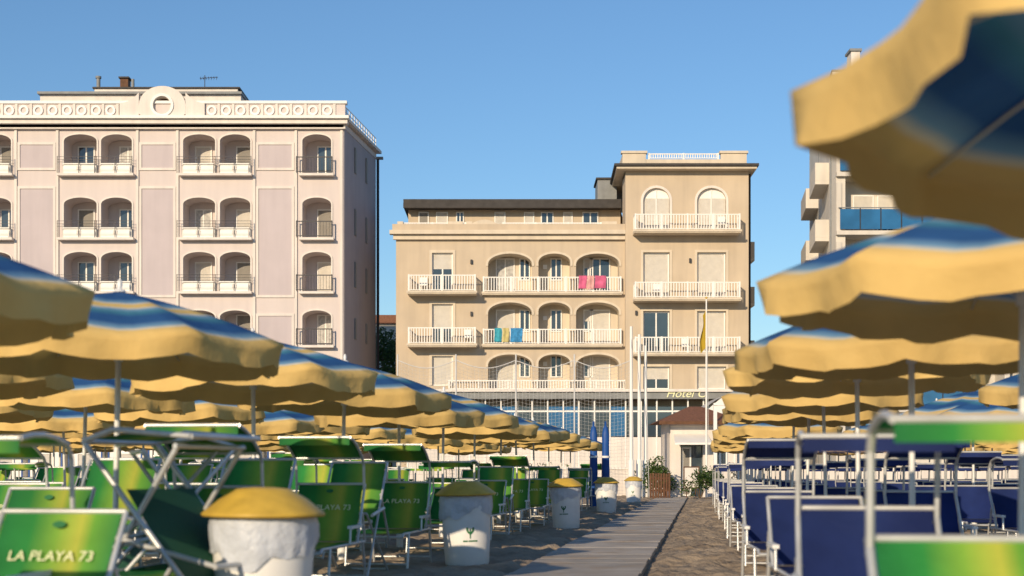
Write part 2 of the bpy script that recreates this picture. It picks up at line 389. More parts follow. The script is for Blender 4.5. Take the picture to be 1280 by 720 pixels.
for k in range(13):
    Y=6.75+3.12*k
    for c in range(9):
        v=-4.08-2.95*c
        px=877+(v+1.3)*F/Y
        if px<-80: continue
        put_umb(Y,v)
        for dv in (-.62,.62):
            if random.random()<.92: put(random.choice(GB if random.random()<.93 else GB[2:3]),Y-.35,v+dv)
            if random.random()<.30: put(CH,Y-1.9,v+dv,'folding_beach_chair',.1)
for k in range(15):
    Y=3.1+3.3*k
    for c in range(8):
        v=1.44+2.95*c
        px=877+(v-1.3)*F/Y
        if px>1360: continue
        if k==0: put_umb(Y,v-.05,rot=(.055,-.01,2.9),dz=.03)
        else: put_umb(Y,v,tilt=.012 if k<2 else .03)
        if k==0: continue
        for dv in (-.68,.60):
            if k==1 and dv<0: continue
            if random.random()<.95: put(random.choice(BB),Y-.45,v+dv)
put(NG,4.15,.90,jit=0)
put(BB[0],6.1,.76,jit=0)
put(GB[2],6.3,-3.12,jit=0,z=-.08)
def leaning():
    b=MB(); r=.016; w=.32
    for sx in (-w,w):
        b.tube((sx,-.75,.05),(sx,.25,1.18),r,'frame'); b.tube((sx*.93,.45,.0),(sx*.93,-.35,1.15),r,'frame')
        b.path([(sx,.25,1.18),(sx,.05,1.24),(sx,-.45,1.2)],r,'frame')
        b.tube((sx*.96,-.6,.52),(sx*.96,.6,.78),r,'frame')
    for y,z in ((-.75,.05),(.25,1.18),(-.45,1.2),(.45,.02),(-.35,1.15),(-.6,.52),(.6,.78)): b.tube((-w,y,z),(w,y,z),r,'frame')
    b.sheet(lambda u,v:((u-.5)*.6,-.72+.7*v,.1+.82*v-.05*math.sin(math.pi*v)),5,6,'dgreen')
    b.sheet(lambda u,v:((u-.5)*.6,.2-.62*v,1.19+.03*math.sin(math.pi*v)),5,6,'green')
    return b.mesh('folded_sunbed')
LE=leaning()
put(LE,7.9,-3.02,'folded_sunbed',0,rz=AX+1.35)
put(LE,9.6,-3.45,'folded_sunbed',0,rz=AX-1.0)

# ---------------------------------------------------------------- bins
def bin_mesh(seed):
    rnd=random.Random(seed); b=MB()
    b.lathe([(0,.0),(.235,.0),(.245,.02),(.262,.3),(.272,.58),(.285,.66),(.272,.70)],'plastic',32)
    p1,p2=rnd.uniform(0,6),rnd.uniform(0,6)
    def wob(a,j):
        k=1.0-j/7.0
        return k*(.008*math.sin(a*19+p1)+.010*math.sin(a*7+p2+j*.8)+.006*math.sin(a*31+j))
    prof=[(.280,.56),(.288,.60),(.293,.64),(.296,.68),(.297,.72),(.292,.76),(.28,.79),(.27,.80)]
    n=64; vs=[];fs=[]
    for j,(r,z) in enumerate(prof):
        for i in range(n):
            a=2*math.pi*i/n; rr=max(r+wob(a,j),.2775 if j<2 else .287 if j<6 else 0); dz=-(.05*math.sin(a*2+p1)+.03*math.sin(a*5+p2)+.012*math.sin(a*11))*max(0,1-j/5)
            vs.append((rr*math.cos(a),rr*math.sin(a),z+dz))
    for j in range(len(prof)-1):
        for i in range(n): fs.append((j*n+i,j*n+(i+1)%n,(j+1)*n+(i+1)%n,(j+1)*n+i))
    b.add(vs,fs,'bag',smooth=True)
    b.lathe([(.29,.775),(.335,.782),(.34,.793),(.328,.806),(.29,.835),(.24,.875),(.17,.915),(.15,.93),(.06,.94),(0,.94)],'lid',32)
    b.lathe([(.26,.775),(.335,.781)],'lid',32)
    def onb(x,z): 
        r=.262+.01*(z-.3)/.28+.006; a=-math.pi/2+x/r
        return (r*math.cos(a),r*math.sin(a),z)
    def strip(pts,w):
        for (x0,z0),(x1,z1) in zip(pts[:-1],pts[1:]):
            dx,dz=x1-x0,z1-z0; l=math.hypot(dx,dz) or 1; nx,nz=-dz/l*w/2,dx/l*w/2
            b.add([onb(x0-nx,z0-nz),onb(x1-nx,z1-nz),onb(x1+nx,z1+nz),onb(x0+nx,z0+nz)],[(0,1,2,3)],'mark')
    strip([(0,.31),(0,.42)],.012)
    for s in (-1,1): strip([(0,.36),(s*.03,.39),(s*.035,.43)],.022)
    strip([(-.08,.28),(-.03,.28)],.016); strip([(-.02,.28),(.08,.28)],.016)
    return b.mesh('litter_bin')
for i,(Y,px) in enumerate(((7.85,329),(15.9,584),(26.5,708),(37,758),(50,792))):
    x=(px-640)*Y/F; place('litter_bin',bin_mesh(i),(x,Y,-.01),(random.uniform(-.03,.03),random.uniform(-.03,.03),random.uniform(-.25,.25)))

# ---------------------------------------------------------------- architecture helpers
def curve(a,b_,t,rise,n=14,p=2.0):
    c=(a+b_)/2; h=(b_-a)/2; zs=t-rise
    if rise<1e-4: return [(a,t),(b_,t)]
    return [(c-h*math.cos(math.pi*i/n),zs+rise*abs(math.sin(math.pi*i/n))**(2/p*1.0)) for i in range(n+1)]
def cell(b,x0,x1,z0,z1,op,y,depth,mat,rmat=None):
    a,b_,c,t,rise=op; rmat=rmat or mat
    q=lambda xa,xb,za,zb:b.quad((xa,y,za),(xb,y,za),(xb,y,zb),(xa,y,zb),mat)
    if a>x0: q(x0,a,z0,z1)
    if b_<x1: q(b_,x1,z0,z1)
    if c>z0: q(a,b_,z0,c)
    pts=curve(a,b_,t,rise)
    for (xa,za),(xb,zb) in zip(pts[:-1],pts[1:]):
        b.quad((xa,y,za),(xb,y,zb),(xb,y,z1),(xa,y,z1),mat)
        b.quad((xa,y,za),(xb,y,zb),(xb,y+depth,zb),(xa,y+depth,za),rmat)
    zs=pts[0][1]
    b.quad((a,y,c),(a,y+depth,c),(a,y+depth,zs),(a,y,zs),rmat)
    b.quad((b_,y,c),(b_,y+depth,c),(b_,y+depth,zs),(b_,y,zs),rmat)
    b.quad((a,y,c),(b_,y,c),(b_,y+depth,c),(a,y+depth,c),rmat)
def backwall(b,op,y,mat):
    a,b_,c,t,rise=op; b.quad((a-.1,y,c-.1),(b_+.1,y,c-.1),(b_+.1,y,t+.1),(a-.1,y,t+.1),mat)
def column(b,x0,x1,zb,zt,ops,y,depth,mat,rmat=None):
    ops=sorted(ops,key=lambda o:o[2]); z=zb
    for i,o in enumerate(ops):
        zn=zt if i==len(ops)-1 else (o[3]+ops[i+1][2])/2
        cell(b,x0,x1,z,zn,o,y,depth,mat,rmat); backwall(b,o,y+depth,rmat or mat); z=zn
    if not ops: b.quad((x0,y,zb),(x1,y,zb),(x1,y,zt),(x0,y,zt),mat)
def trim(b,op,y,w,pr,mat,sides=True):
    a,b_,c,t,rise=op; n=14
    inn=curve(a,b_,t,rise); out=curve(a-w,b_+w,t+w,rise+ (w if rise>0 else 0)) if rise>0 else [(a-w,t+w),(b_+w,t+w)]
    inn=[(a,c)]+inn+[(b_,c)] if sides else inn
    out=[(a-w,c)]+out+[(b_+w,c)] if sides else out
    for i in range(len(inn)-1):
        p,q,r_,s_=inn[i],inn[i+1],out[i+1],out[i]
        b.quad((p[0],y-pr,p[1]),(q[0],y-pr,q[1]),(r_[0],y-pr,r_[1]),(s_[0],y-pr,s_[1]),mat)
        b.quad((r_[0],y-pr,r_[1]),(s_[0],y-pr,s_[1]),(s_[0],y,s_[1]),(r_[0],y,r_[1]),mat)
        b.quad((p[0],y-pr,p[1]),(q[0],y-pr,q[1]),(q[0],y,q[1]),(p[0],y,p[1]),mat)
def frame(b,x0,x1,z0,z1,y,w,pr,mat):
    b.box(x0,x1,y-pr,y,z0,z0+w,mat); b.box(x0,x1,y-pr,y,z1-w,z1,mat)
    b.box(x0,x0+w,y-pr,y,z0+w,z1-w,mat); b.box(x1-w,x1,y-pr,y,z0+w,z1-w,mat)
def door(b,x0,x1,z0,z1,y,kind):
    frame(b,x0,x1,z0,z1,y-.003,.07,.07,'white')
    xa,xb,za,zb=x0+.07,x1-.07,z0+.07,z1-.07
    if kind=='s': b.box(xa,xb,y-.04,y-.004,za,zb,'shut')
    elif kind=='g':
        b.box(xa,xb,y-.04,y-.004,za,zb,'glass'); xm=(xa+xb)/2; b.box(xm-.04,xm+.04,y-.06,y-.042,za,zb,'white')
    elif kind=='h':
        zm=za+(zb-za)*random.uniform(.35,.65)
        b.box(xa,xb,y-.05,y-.004,zm,zb,'shut'); b.box(xa,xb,y-.03,y-.004,za,zm,'glass'); xm=(xa+xb)/2; b.box(xm-.04,xm+.04,y-.05,y-.031,za,zm,'white')
    elif kind=='d': b.box(xa,xb,y-.04,y-.004,za,zb,'shut2')
    elif kind=='c':
        b.box(xa,xb,y-.03,y-.004,za,zb,'curtain'); xm=(xa+xb)/2; b.box(xm-.04,xm+.04,y-.05,y-.031,za,zb,'white')
def rail(b,x0,x1,y,z0,h,mat,sp=.13,bw=.035,ends=None,tw=.05):
    b.box(x0,x1,y-tw/2,y+tw/2,z0+h-.06,z0+h,mat); b.box(x0,x1,y-.02,y+.02,z0+.07,z0+.11,mat)
    n=max(1,int((x1-x0)/sp)); 
    for i in range(n+1):
        x=x0+bw/2+(x1-x0-bw)*i/n; b.box(x-bw/2,x+bw/2,y-.015,y+.015,z0+.11,z0+h-.06,mat)
    n=max(1,round((x1-x0)/1.7)); pw=.05 if tw>.04 else .02
    for i in range(n+1):
        x=x0+.05+(x1-x0-.1)*i/n; b.box(x-pw,x+pw,y-.04,y+.04,z0,z0+h+.02,mat)
def railside(b,x,y0,y1,z0,h,mat,sp=.13,bw=.035):
    b.box(x-.025,x+.025,y0,y1,z0+h-.06,z0+h,mat); b.box(x-.02,x+.02,y0,y1,z0+.07,z0+.11,mat)
    n=max(1,int((y1-y0)/sp))
    for i in range(n+1):
        y=y0+(y1-y0)*i/n; b.box(x-.015,x+.015,y-bw/2,y+bw/2,z0+.11,z0+h-.06,mat)
def balcony(bs,br,x0,x1,y,z,dep,h,mat='white',smat='beige2',sp=.13,bw=.035):
    bs.box(x0,x1,y-dep,y-.002,z-.16,z,smat); bs.box(x0-.05,x1+.05,y-dep-.05,y-dep,z-.10,z+.03,smat)
    rail(br,x0+.03,x1-.03,y-dep+.07,z,h,mat,sp,bw)
    railside(br,x0+.05,y-dep+.1,y-.01,z,h,mat,sp,bw); railside(br,x1-.05,y-dep+.1,y-.01,z,h,mat,sp,bw)

# ---------------------------------------------------------------- central hotel
def central():
    Yb=85.0; X=lambda px:(px-640)*Yb/F; Z=lambda py:1+(HZ-py)*Yb/F
    root=empty('beige_hotel'); w=MB(); win=MB(); bal=MB(); rl=MB(); rf=MB(); ex=MB()
    zf=Z(489); zt=Z(296); D=13
    ops=[(X(540),X(566),Z(a),Z(t),0) for t,a in ((316,366),(380,431),(445,482))]
    column(w,X(495),X(601),zf,zt,ops,Yb,.22,'beige','beige2')
    for o,k in zip(ops,('s','g','s')):
        door(win,o[0],o[1],o[2],o[3],Yb+.22,random.choice('hs') if k=='s' else 'h'); trim(w,o,Yb,.16,.05,'beige2')
    bays=((601,668.5,610,665),(668.5,716,673,713),(716,785,720,774))
    for bi,(p0,p1,a,c) in enumerate(bays):
        ops=[(X(a),X(c),Z(z0),Z(z1),.62 if bi!=1 else .5) for z1,z0 in ((317,366),(378,431),(443,488.9))]
        column(w,X(p0),X(p1),zf,zt,ops,Yb,1.3,'beige','beige2')
        for ri,o in enumerate(ops):
            trim(w,(o[0],o[1],o[3]-.75,o[3],o[4]),Yb,.13,.05,'beige2',True)
            x=o[0]+.15; yy=Yb+1.3; top=o[2]+2.25
            if bi==0: door(win,o[0]+.45,o[0]+1.6,o[2]+.01,top,yy,random.choice('shc')); door(win,o[1]-.75,o[1]-.1,o[2]+.9,top,yy,'g')
            if bi==1: door(win,o[0]+.75,o[0]+1.45,o[2]+.9,top,yy,'g'); win.box(o[0]+.3,o[0]+.55,yy-.12,yy-.005,o[2]+1.6,o[2]+1.85,'white')
            if bi==2: door(win,o[1]-1.7,o[1]-.45,o[2]+.01,top,yy,random.choice('sg')); door(win,o[0]+.5,o[0]+1.1,o[2]+.9,top,yy,'h')
    for py in (366,431):
        balcony(bal,rl,X(603),X(777),Yb,Z(py),.35,.92,sp=.16,bw=.05)
        balcony(bal,rl,X(511),X(596),Yb,Z(py+1),1.15,.98,sp=.16,bw=.05)
    balcony(bal,rl,X(560),X(783),Yb,Z(488),.35,.6,sp=.16,bw=.05)
    Yw=Yb-.5; xw0,xw1=X(781),X(934)
    for (p0,p1,a,c) in ((781,853,803,836),(853,934,870,906)):
        ops=[(X(a),X(c),Z(293),Z(237),.75)]+[(X(a),X(c),Z(z0),Z(z1),0) for z1,z0 in ((317,376),(390,444),(459,487))]
        column(w,X(p0),X(p1),zf,Z(214),ops,Yw,.25,'beige','beige2')
        for i,o in enumerate(ops):
            trim(w,o,Yw,.14,.05,'cream' if i==0 else 'beige2')
            if i==0:
                m=(o[0]+o[1])/2
                win.box(o[0]+.02,m-.03,Yw+.17,Yw+.247,o[2],o[3]-.6,'shut'); win.box(m+.03,o[1]-.02,Yw+.17,Yw+.247,o[2],o[3]-.6,'shut'); win.box(o[0]+.02,o[1]-.02,Yw+.2,Yw+.246,o[3]-.59,o[3]-.02,'white'); win.box(m-.03,m+.03,Yw+.14,Yw+.247,o[2],o[3]-.1,'white')
            else: door(win,o[0]+.02,o[1]-.02,o[2],o[3]-.02,Yw+.25,'g' if (a==803 and i==2) else ('h' if a==803 and i==3 else 's'))
    for py in (293,376.5,444): balcony(bal,rl,X(790),X(921),Yw,Z(py),1.1,.95,sp=.16,bw=.05)
    w.quad((xw0,Yw,zf),(xw0,Yb,zf),(xw0,Yb,Z(214)),(xw0,Yw,Z(214)),'beige')
    for py in (300,): w.box(X(495)-.15,X(781)-.005,Yb-.25,Yb-.003,Z(py),Z(py-6),'beige2')
    w.box(X(495)-.35,xw0-.007,Yb-.5,Yb-.002,Z(293.9),Z(289),'beige2')
    w.box(X(495)-.2,xw0-.008,Yb-.3,Yb-.2,Z(288.9),Z(281),'beige')
    w.box(X(495)+.003,X(781),Yb+1.75,Yb+D,0,zt-.01,'beige',skew=K)
    w.box(X(495),X(495)+.01,Yb+.003,Yb+1.75,zf,zt-.02,'beige')
    w.box(xw0,xw0+.01,Yb,Yb+1.8,zt-.1,Z(215),'beige')
    w.box(xw1-.01,xw1,Yw+.003,Yb+1.8,0,Z(215),'beige')
    w.box(xw0+.013,xw1-.013,Yb+1.75,Yb+D,0,Z(215)-.01,'beige',skew=K)
    w.box(X(495)+.01,xw0,Yb+.01,Yb+D-2,zt-.2,zt+.01,'beige2')
    w.box(xw0,xw1,Yw+.01,Yb+2,Z(215)-.2,Z(215)+.01,'beige2')
    rf.box(X(769),X(942),Yw-.7,Yb+D,Z(216),Z(213),'beige2',skew=0.02); rf.box(X(766),X(944),Yw-.85,Yb+D,Z(212.9),Z(210),'dark',skew=.02)
    for a,c in ((777,806),(899,931)): rf.box(X(a),X(c),Yw-.2,Yw+.1,Z(209.9),Z(195),'beige2'); rf.box(X(a)-.08,X(c)+.08,Yw-.28,Yw+.18,Z(194.9),Z(192),'beige2')
    rf.box(X(806)+.003,X(899)-.003,Yw-.15,Yw+.05,Z(209.9),Z(202),'beige2'); rail(rl,X(809),X(897),Yw-.05,Z(202),.36,'white',.14,.05)
    rf.box(X(777),X(778.5),Yw+.1,Yb+8,Z(209.9),Z(196),'beige2'); rf.box(X(929.5),X(931),Yw+.1,Yb+8,Z(209.9),Z(196),'beige2')
    rail(rl,X(498),X(583),Yb-.1,Z(288),.45,'white',.16,.05); rail(rl,X(628),X(752),Yb-.1,Z(288),.45,'white',.16,.05)
    pts=[(X(583)+ (X(628)-X(583))*i/14, Z(284)+.42*math.sin(math.pi*i/14)) for i in range(15)]
    for (xa,za),(xb,zb) in zip(pts[:-1],pts[1:]):
        for yy in (Yb-.2,Yb+.05): w.quad((xa,yy,Z(289)),(xb,yy,Z(289)),(xb,yy,zb),(xa,yy,za),'beige2')
        w.quad((xa,Yb-.2,za),(xb,Yb-.2,zb),(xb,Yb+.05,zb),(xa,Yb+.05,za),'beige2')
    for a in (497,560,583,752): w.box(X(a),X(a)+.9 if a in(560,752) else X(a)+.35,Yb-.22,Yb+.06,Z(288.8),Z(277.5),'beige2')
    yp=Yb+3.5; zp=Z(254)
    w.box(X(505),xw0,yp,Yb+D-1,zt,zp+.25,'beige',skew=K)
    rf.box(X(500),xw0-.01,yp-.9,Yb+D-.5,zp+.26,zp+.75,'dark'); rf.box(X(500),xw0-.012,yp-1.0,yp-.9,zp+.2,zp+.5,'dark')
    for a,c,k in ((523,536,'d'),(545,560,'h'),(570,580,'g'),(618,632,'s'),(655,668,'s'),(676,692,'g'),(704,716,'s'),(728,748,'g')):
        door(win,X(a)*1.04,X(c)*1.04,zt+.75,zp+.12,yp,k)
    rf.box(X(752),X(777),yp+.5,yp+3,zp+.7,Z(226)+.9,'fascia'); rf.box(X(750),X(778),yp+.4,yp+3.1,Z(226)+.9,Z(226)+1.02,'dark')
    for py in (319,376,444):
        ex.box(xw1+.05,xw1+.65,Yb+1.2,Yb+4.6,Z(py)-.15,Z(py)+.0,'beige2'); ex.box(xw1+.55,xw1+.65,Yb+1.2,Yb+4.6,Z(py)+.003,Z(py)+1.0,'beige'); ex.box(xw1+.05,xw1+.55,Yb+1.2,Yb+1.28,Z(py)+.003,Z(py)+1.0,'beige')
    rf.box(X(937),X(939.5),Yb+.3,Yb+.4,0,Z(215),'dark')
    for px,py in ((588,330),(588,395),(860,330),(793,395)): ex.box(X(px),X(px)+.12,(Yb if px<700 else Yw)-.14,(Yb if px<700 else Yw)-.003,Z(py),Z(py)+.25,'iron')
    for px,py,yy in ((525,367,Yb-.5),(815,376.5,Yw-.5),(895,293,Yw-.5),(850,444,Yw-.5),(580,432,Yb-.5)):
        xx=X(px); ex.box(xx,xx+.45,yy,yy+.4,Z(py)+.42,Z(py)+.46,'plastic'); ex.box(xx,xx+.45,yy+.36,yy+.4,Z(py)+.463,Z(py)+.95,'plastic')
        for ax in (xx+.02,xx+.40):
            for ay in (yy+.02,yy+.34): ex.box(ax,ax+.03,ay,ay+.03,Z(py)+.003,Z(py)+.417,'plastic')
    w.box(X(508),X(936),Yb-1.4,Yb-.003,Z(500),zf-.003,'fascia'); w.box(X(506),X(938),Yb-1.55,Yb-1.4,zf-.12,zf+.04,'cream')
    w.box(X(495),X(936),Yb+.2,Yb+1.7,0,zf,'beige')
    x=X(510)
    yg=Yb-1.0
    while x<X(930):
        x2=x+.92
        ex.box(x,x+.08,yg-.06,yg+.06,0.1,Z(500)-.003,'white')
        ex.box(x+.083,x2-.003,yg-.02,yg+.02,Z(546),Z(503)-.3,'glass' if random.random()<.6 else 'bluegl'); ex.box(x+.083,x2-.003,yg-.03,yg+.03,.1,Z(547),'cream')
        ex.box(x+.083,x2-.003,yg-.035,yg+.035,Z(516),Z(514),'white'); x=x2
    ex.text('Hotel C',.70,'txt',Matrix.Translation((X(829),Yb-1.43,Z(498.2)))@Matrix.Rotation(math.pi/2,4,'X'),align='LEFT',ext=.02,shear=.35)
    def towel(a,c,py,yy,h,mat):
        ex.sheet(lambda u,v:(X(a)+(X(c)-X(a))*u+.02*math.sin(v*5),yy-.05-.03*math.sin(u*9+a)-.02*v,Z(py)-h*v),8,4,mat)
    yr=Yb-.35+.03
    for a,c,m in ((723,733,'pink'),(733.5,742,'pink2'),(743,757,'pink')): towel(a,c,345.6,yr,.65+.15*random.random(),m)
    for a,c,m in ((618,627,'tteal'),(628,636,'yel'),(638,653,'tblue')): towel(a,c,410.8,yr,.65+.2*random.random(),m)
    for mb,n in ((w,'walls'),(win,'windows'),(bal,'balcony_slabs'),(rl,'balcony_railings'),(rf,'roof'),(ex,'ground_floor_and_towels')): mb.obj(n,root)
central()

# ---------------------------------------------------------------- left hotel
def left():
    Yb=82.0; X=lambda px:(px-640)*Yb/F; Z=lambda py:1+(HZ-py)*Yb/F
    root=empty('mauve_hotel'); w=MB(); win=MB(); tr=MB(); rl=MB(); rf=MB()
    x0,x1=X(-66),X(430); D=8.0; zt=Z(160)
    rows=((168,218),(247,298),(315,365),(388,432),(455,502))
    cols=((-66,20,[(-60,-32),(-25,14)]),(20,72,None),(72,124,[(80,121)]),(124,172,[(126.5,165)]),(172,222,None),(222,271.5,[(229,269)]),(271.5,318,[(275,313)]),(318,370,None),(370,430,[(378,414)]))
    for p0,p1,o in cols:
        if o is None:
            w.quad((X(p0),Yb,0),(X(p1),Yb,0),(X(p1),Yb,zt),(X(p0),Yb,zt),'mauve')
            for za,zb in ((213,178),(372,233),(520,392)):
                frame(tr,X(p0)+.1,X(p1)-.1,Z(za),Z(zb),Yb-.002,.14,.07,'cream')
                tr.box(X(p0)+.243,X(p1)-.243,Yb-.02,Yb-.002,Z(za)+.143,Z(zb)-.143,'mauve2')
            continue
        if len(o)==2:
            segs=((p0,-28.5,o[0]),(-28.5,p1,o[1]))
        else: segs=((p0,p1,o[0]),)
        for s0,s1,(a,c) in segs:
            ops=[(X(a),X(c),Z(zb),Z(za),.38) for za,zb in rows]
            column(w,X(s0),X(s1),0,zt,ops,Yb,1.5,'mauve','mauve')
            for oo in ops:
                trim(tr,oo,Yb,.09,.05,'cream')
                xm=oo[0]+(.35 if a in (80,229,-60) else .65); dw=1.0
                door(win,xm,xm+dw,oo[2]+.01,oo[2]+1.95,Yb+1.5,random.choice('gcds'))
                if a==378:
                    rail(rl,oo[0]-.32,oo[1]+.12,Yb-.38,oo[2],.95,'iron',.17,.016,tw=.03)
                else:
                    xr0,xr1=oo[0]-.28,oo[1]+.12
                    for hh in (.93,.76,.62): rl.box(xr0,xr1,Yb-.42,Yb-.40,oo[2]+hh,oo[2]+hh+.02,'iron')
                    for xx in (xr0,(oo[0]+oo[1])/2,xr1-.03): rl.box(xx,xx+.03,Yb-.43,Yb-.39,oo[2]+.003,oo[2]+.97,'iron')
                    zz=oo[2]; n=6; xa,xb=oo[0]+.06,oo[1]-.06
                    tr.box(xa,xb,Yb-.30,Yb-.1,zz+.003,zz+.08,'white')
                    tr.sheet(lambda u,v:(xa+(xb-xa)*u,Yb-.20-.14*math.sin(math.pi*(.15+.85*v)),zz+.08+.44*v),2,n,'white')
                    tr.box(xa-.04,xb+.04,Yb-.32,Yb-.06,zz+.522,zz+.59,'white')
                    tr.box(oo[1]-.06,oo[1]+.02,Yb-.2,Yb-.053,zz+.003,zz+.5,'white')
                    tr.box((xa+xb)/2-.12,(xa+xb)/2+.12,Yb-.375,Yb-.33,zz+.2,zz+.4,'cream')
    for a,c in ((-62,18),(74,169),(225,316),(375,418)):
        for za,zb in rows: tr.box(X(a),X(c),Yb-.45,Yb-.052,Z(zb)-.14,Z(zb)-.003,'cream')
    for a in (20,72,172,222,318,370,427): tr.box(X(a)-.07,X(a)+.07,Yb-.09,Yb-.003,0,zt-.02,'cream')
    tr.box(x0,x1+.25,Yb-.55,Yb-.001,Z(157),Z(151.5),'cream'); tr.box(x0,x1+.35,Yb-.75,Yb-.001,Z(151.4),Z(148),'white'); tr.box(x0,x1+.1,Yb-.25,Yb-.0015,Z(162),Z(157.1),'cream')
    yp=Yb-.3
    tr.box(x0,x1+.1,yp,yp+.25,Z(147.9),Z(131.5),'mauve'); tr.box(x0,x1+.2,yp-.1,yp+.35,Z(131.4),Z(128),'white')
    def ring(cx,cz,r,wd,yy,pr,mat,n=20):
        for i in range(n):
            a0,a1=2*math.pi*i/n,2*math.pi*(i+1)/n
            P=lambda r_,a,y_:(cx+r_*math.cos(a),y_,cz+r_*math.sin(a))
            tr.quad(P(r,a0,yy-pr),P(r,a1,yy-pr),P(r+wd,a1,yy-pr),P(r+wd,a0,yy-pr),mat)
            tr.quad(P(r+wd,a0,yy-pr),P(r+wd,a1,yy-pr),P(r+wd,a1,yy),P(r+wd,a0,yy),mat); tr.quad(P(r,a0,yy-pr),P(r,a1,yy-pr),P(r,a1,yy),P(r,a0,yy),mat)
    px=-58
    while px<425:
        if not (150<px<258):
            ring(X(px),Z(139.7),.17,.12,yp,.08,'white',16)
            tr.box(X(px+9)-.07,X(px+9)+.07,yp-.06,yp,Z(147.8),Z(131.5),'cream')
        px+=18
    cx,cz=X(205),Z(134); r=.5; yq=yp-.16
    hw=X(234)-cx
    n=36
    for i in range(n):
        a0,a1=math.pi*2*i/n,math.pi*2*(i+1)/n
        def out(a):
            c,s=math.cos(a),math.sin(a)
            zb=Z(148)-cz; zt_=Z(110)-cz
            if s>=0: k=1/math.sqrt((c/hw)**2+(s/zt_)**2); return (cx+c*k,cz+s*k)
            k=min(hw/abs(c) if abs(c)>1e-6 else 99, zb/s); return (cx+c*k,cz+s*k)
        p,q=out(a0),out(a1); i0=(cx+r*math.cos(a0),cz+r*math.sin(a0)); i1=(cx+r*math.cos(a1),cz+r*math.sin(a1))
        for yy in (yq,yq+.5): tr.quad((i0[0],yy,i0[1]),(i1[0],yy,i1[1]),(q[0],yy,q[1]),(p[0],yy,p[1]),'cream')
        tr.quad((p[0],yq,p[1]),(q[0],yq,q[1]),(q[0],yq+.5,q[1]),(p[0],yq+.5,p[1]),'cream')
        tr.quad((i0[0],yq,i0[1]),(i1[0],yq,i1[1]),(i1[0],yq+.5,i1[1]),(i0[0],yq+.5,i0[1]),'cream')
    ring(cx,cz,.52,.14,yq,.07,'white',28)
    for s in (-1,1):
        xa=cx+s*hw; L=1.1; m=8
        for i in range(m):
            f0,f1=i/m,(i+1)/m
            h=lambda f: Z(131)+(Z(118)-Z(131))*(1-f)**2.2
            xa0,xa1=xa+s*L*f0,xa+s*L*f1
            for yy in (yq+.01,yq+.4): tr.quad((xa0,yy,Z(147.9)),(xa1,yy,Z(147.9)),(xa1,yy,h(f1)),(xa0,yy,h(f0)),'cream')
            tr.quad((xa0,yq+.01,h(f0)),(xa1,yq+.01,h(f1)),(xa1,yq+.4,h(f1)),(xa0,yq+.4,h(f0)),'cream')
    tr.quad((cx-.7,yq+.6,cz-.7),(cx+.7,yq+.6,cz-.7),(cx+.7,yq+.6,cz+.7),(cx-.7,yq+.6,cz+.7),'wood')
    w.box(x0,x1-.02,Yb+1.65,Yb+D,0,zt,'mauve',skew=K)
    vs=[(x1,Yb,0),(x1+K*D,Yb+D,0),(x1+K*D,Yb+D,zt),(x1,Yb,zt)]; w.quad(*vs,'mside_shade')  # side wall with its shade painted in by the darker mauve
    w.box(x0,x1,Yb-.25,Yb+D,zt-.02,zt+.3,'mauve',skew=K)
    for dz in (Z(157),): w.box(x1-.2,x1+.3,Yb+.0,Yb+D+.3,Z(152),Z(148),'cream',skew=K)
    for i in range(14):
        t=i/13; p=(x1+K*D*t,Yb+D*t); rl.tube((p[0],p[1],Z(148)),(p[0],p[1],Z(132)),.03,'white',5)
    for zz in (Z(132),Z(138),Z(143)): rl.tube((x1,Yb,zz),(x1+K*D,Yb+D,zz),.03,'white',5)
    for t in (.35,.7):
        for za,zb in rows:
            xx=x1+K*D*t; y_=Yb+D*t; w.box(xx-.05,xx+.03,y_-.4,y_+.4,Z(zb)+.6,Z(za)-.2,'shut2')
    rf.tube((x1+K*D+.12,Yb+D+.1,0),(x1+K*D+.12,Yb+D+.1,Z(160)),.09,'iron',8); rf.box(x1+K*D,x1+K*D+.45,Yb+D,Yb+D+.3,Z(160),Z(157),'fascia')
    ypn=Yb+2.2; Xp=lambda px:(px-640)*ypn/F; Zp=lambda py:1+(HZ-py)*ypn/F
    rf.box(Xp(50),Xp(301),ypn,Yb+D-.3,zt,Zp(118.5),'cream'); rf.box(Xp(48),Xp(303),ypn-.25,Yb+D,Zp(118.4),Zp(115.5),'fascia')
    Xq=lambda px:(px-640)*(ypn+.8)/F; Zq=lambda py:1+(HZ-py)*(ypn+.8)/F
    rf.box(Xq(118),Xq(297),ypn+.8,Yb+D-.6,Zp(115.4),Zq(111),'cream'); rf.box(Xq(116),Xq(300),ypn+.7,Yb+D-.5,Zq(110.9),Zq(109),'dark')
    ya=ypn+2; Xa=lambda px:(px-640)*ya/F; Za=lambda py:1+(HZ-py)*ya/F
    rf.box(Xa(150),Xa(160),ya,ya+.6,Za(112),Za(98),'wood'); rf.box(Xa(148.5),Xa(161.5),ya-.1,ya+.7,Za(97.9),Za(96),'dark'); rf.tube((Xa(166),ya,Za(112)),(Xa(166),ya,Za(99)),.1,'fascia',8)
    rf.tube((Xa(123),ya,Za(112)),(Xa(123),ya,Za(97)),.12,'fascia',8); rf.tube((Xa(123),ya,Za(98)),(Xa(123),ya,Za(95.5)),.18,'fascia',8)
    xa=Xa(256); zz=Za(98); rf.tube((xa,ya,Za(112)),(xa,ya,Za(94)),.025,'iron',5); rf.tube((xa-.3,ya,zz),(xa+.8,ya,zz+.08),.02,'iron',4)
    for i in range(7): rf.tube((xa-.25+.16*i,ya-.2,zz+.01*i),(xa-.25+.16*i,ya+.2,zz+.01*i),.012,'iron',4); rf.tube((xa-.25+.16*i,ya,zz-.10),(xa-.25+.16*i,ya,zz+.12),.012,'iron',4)
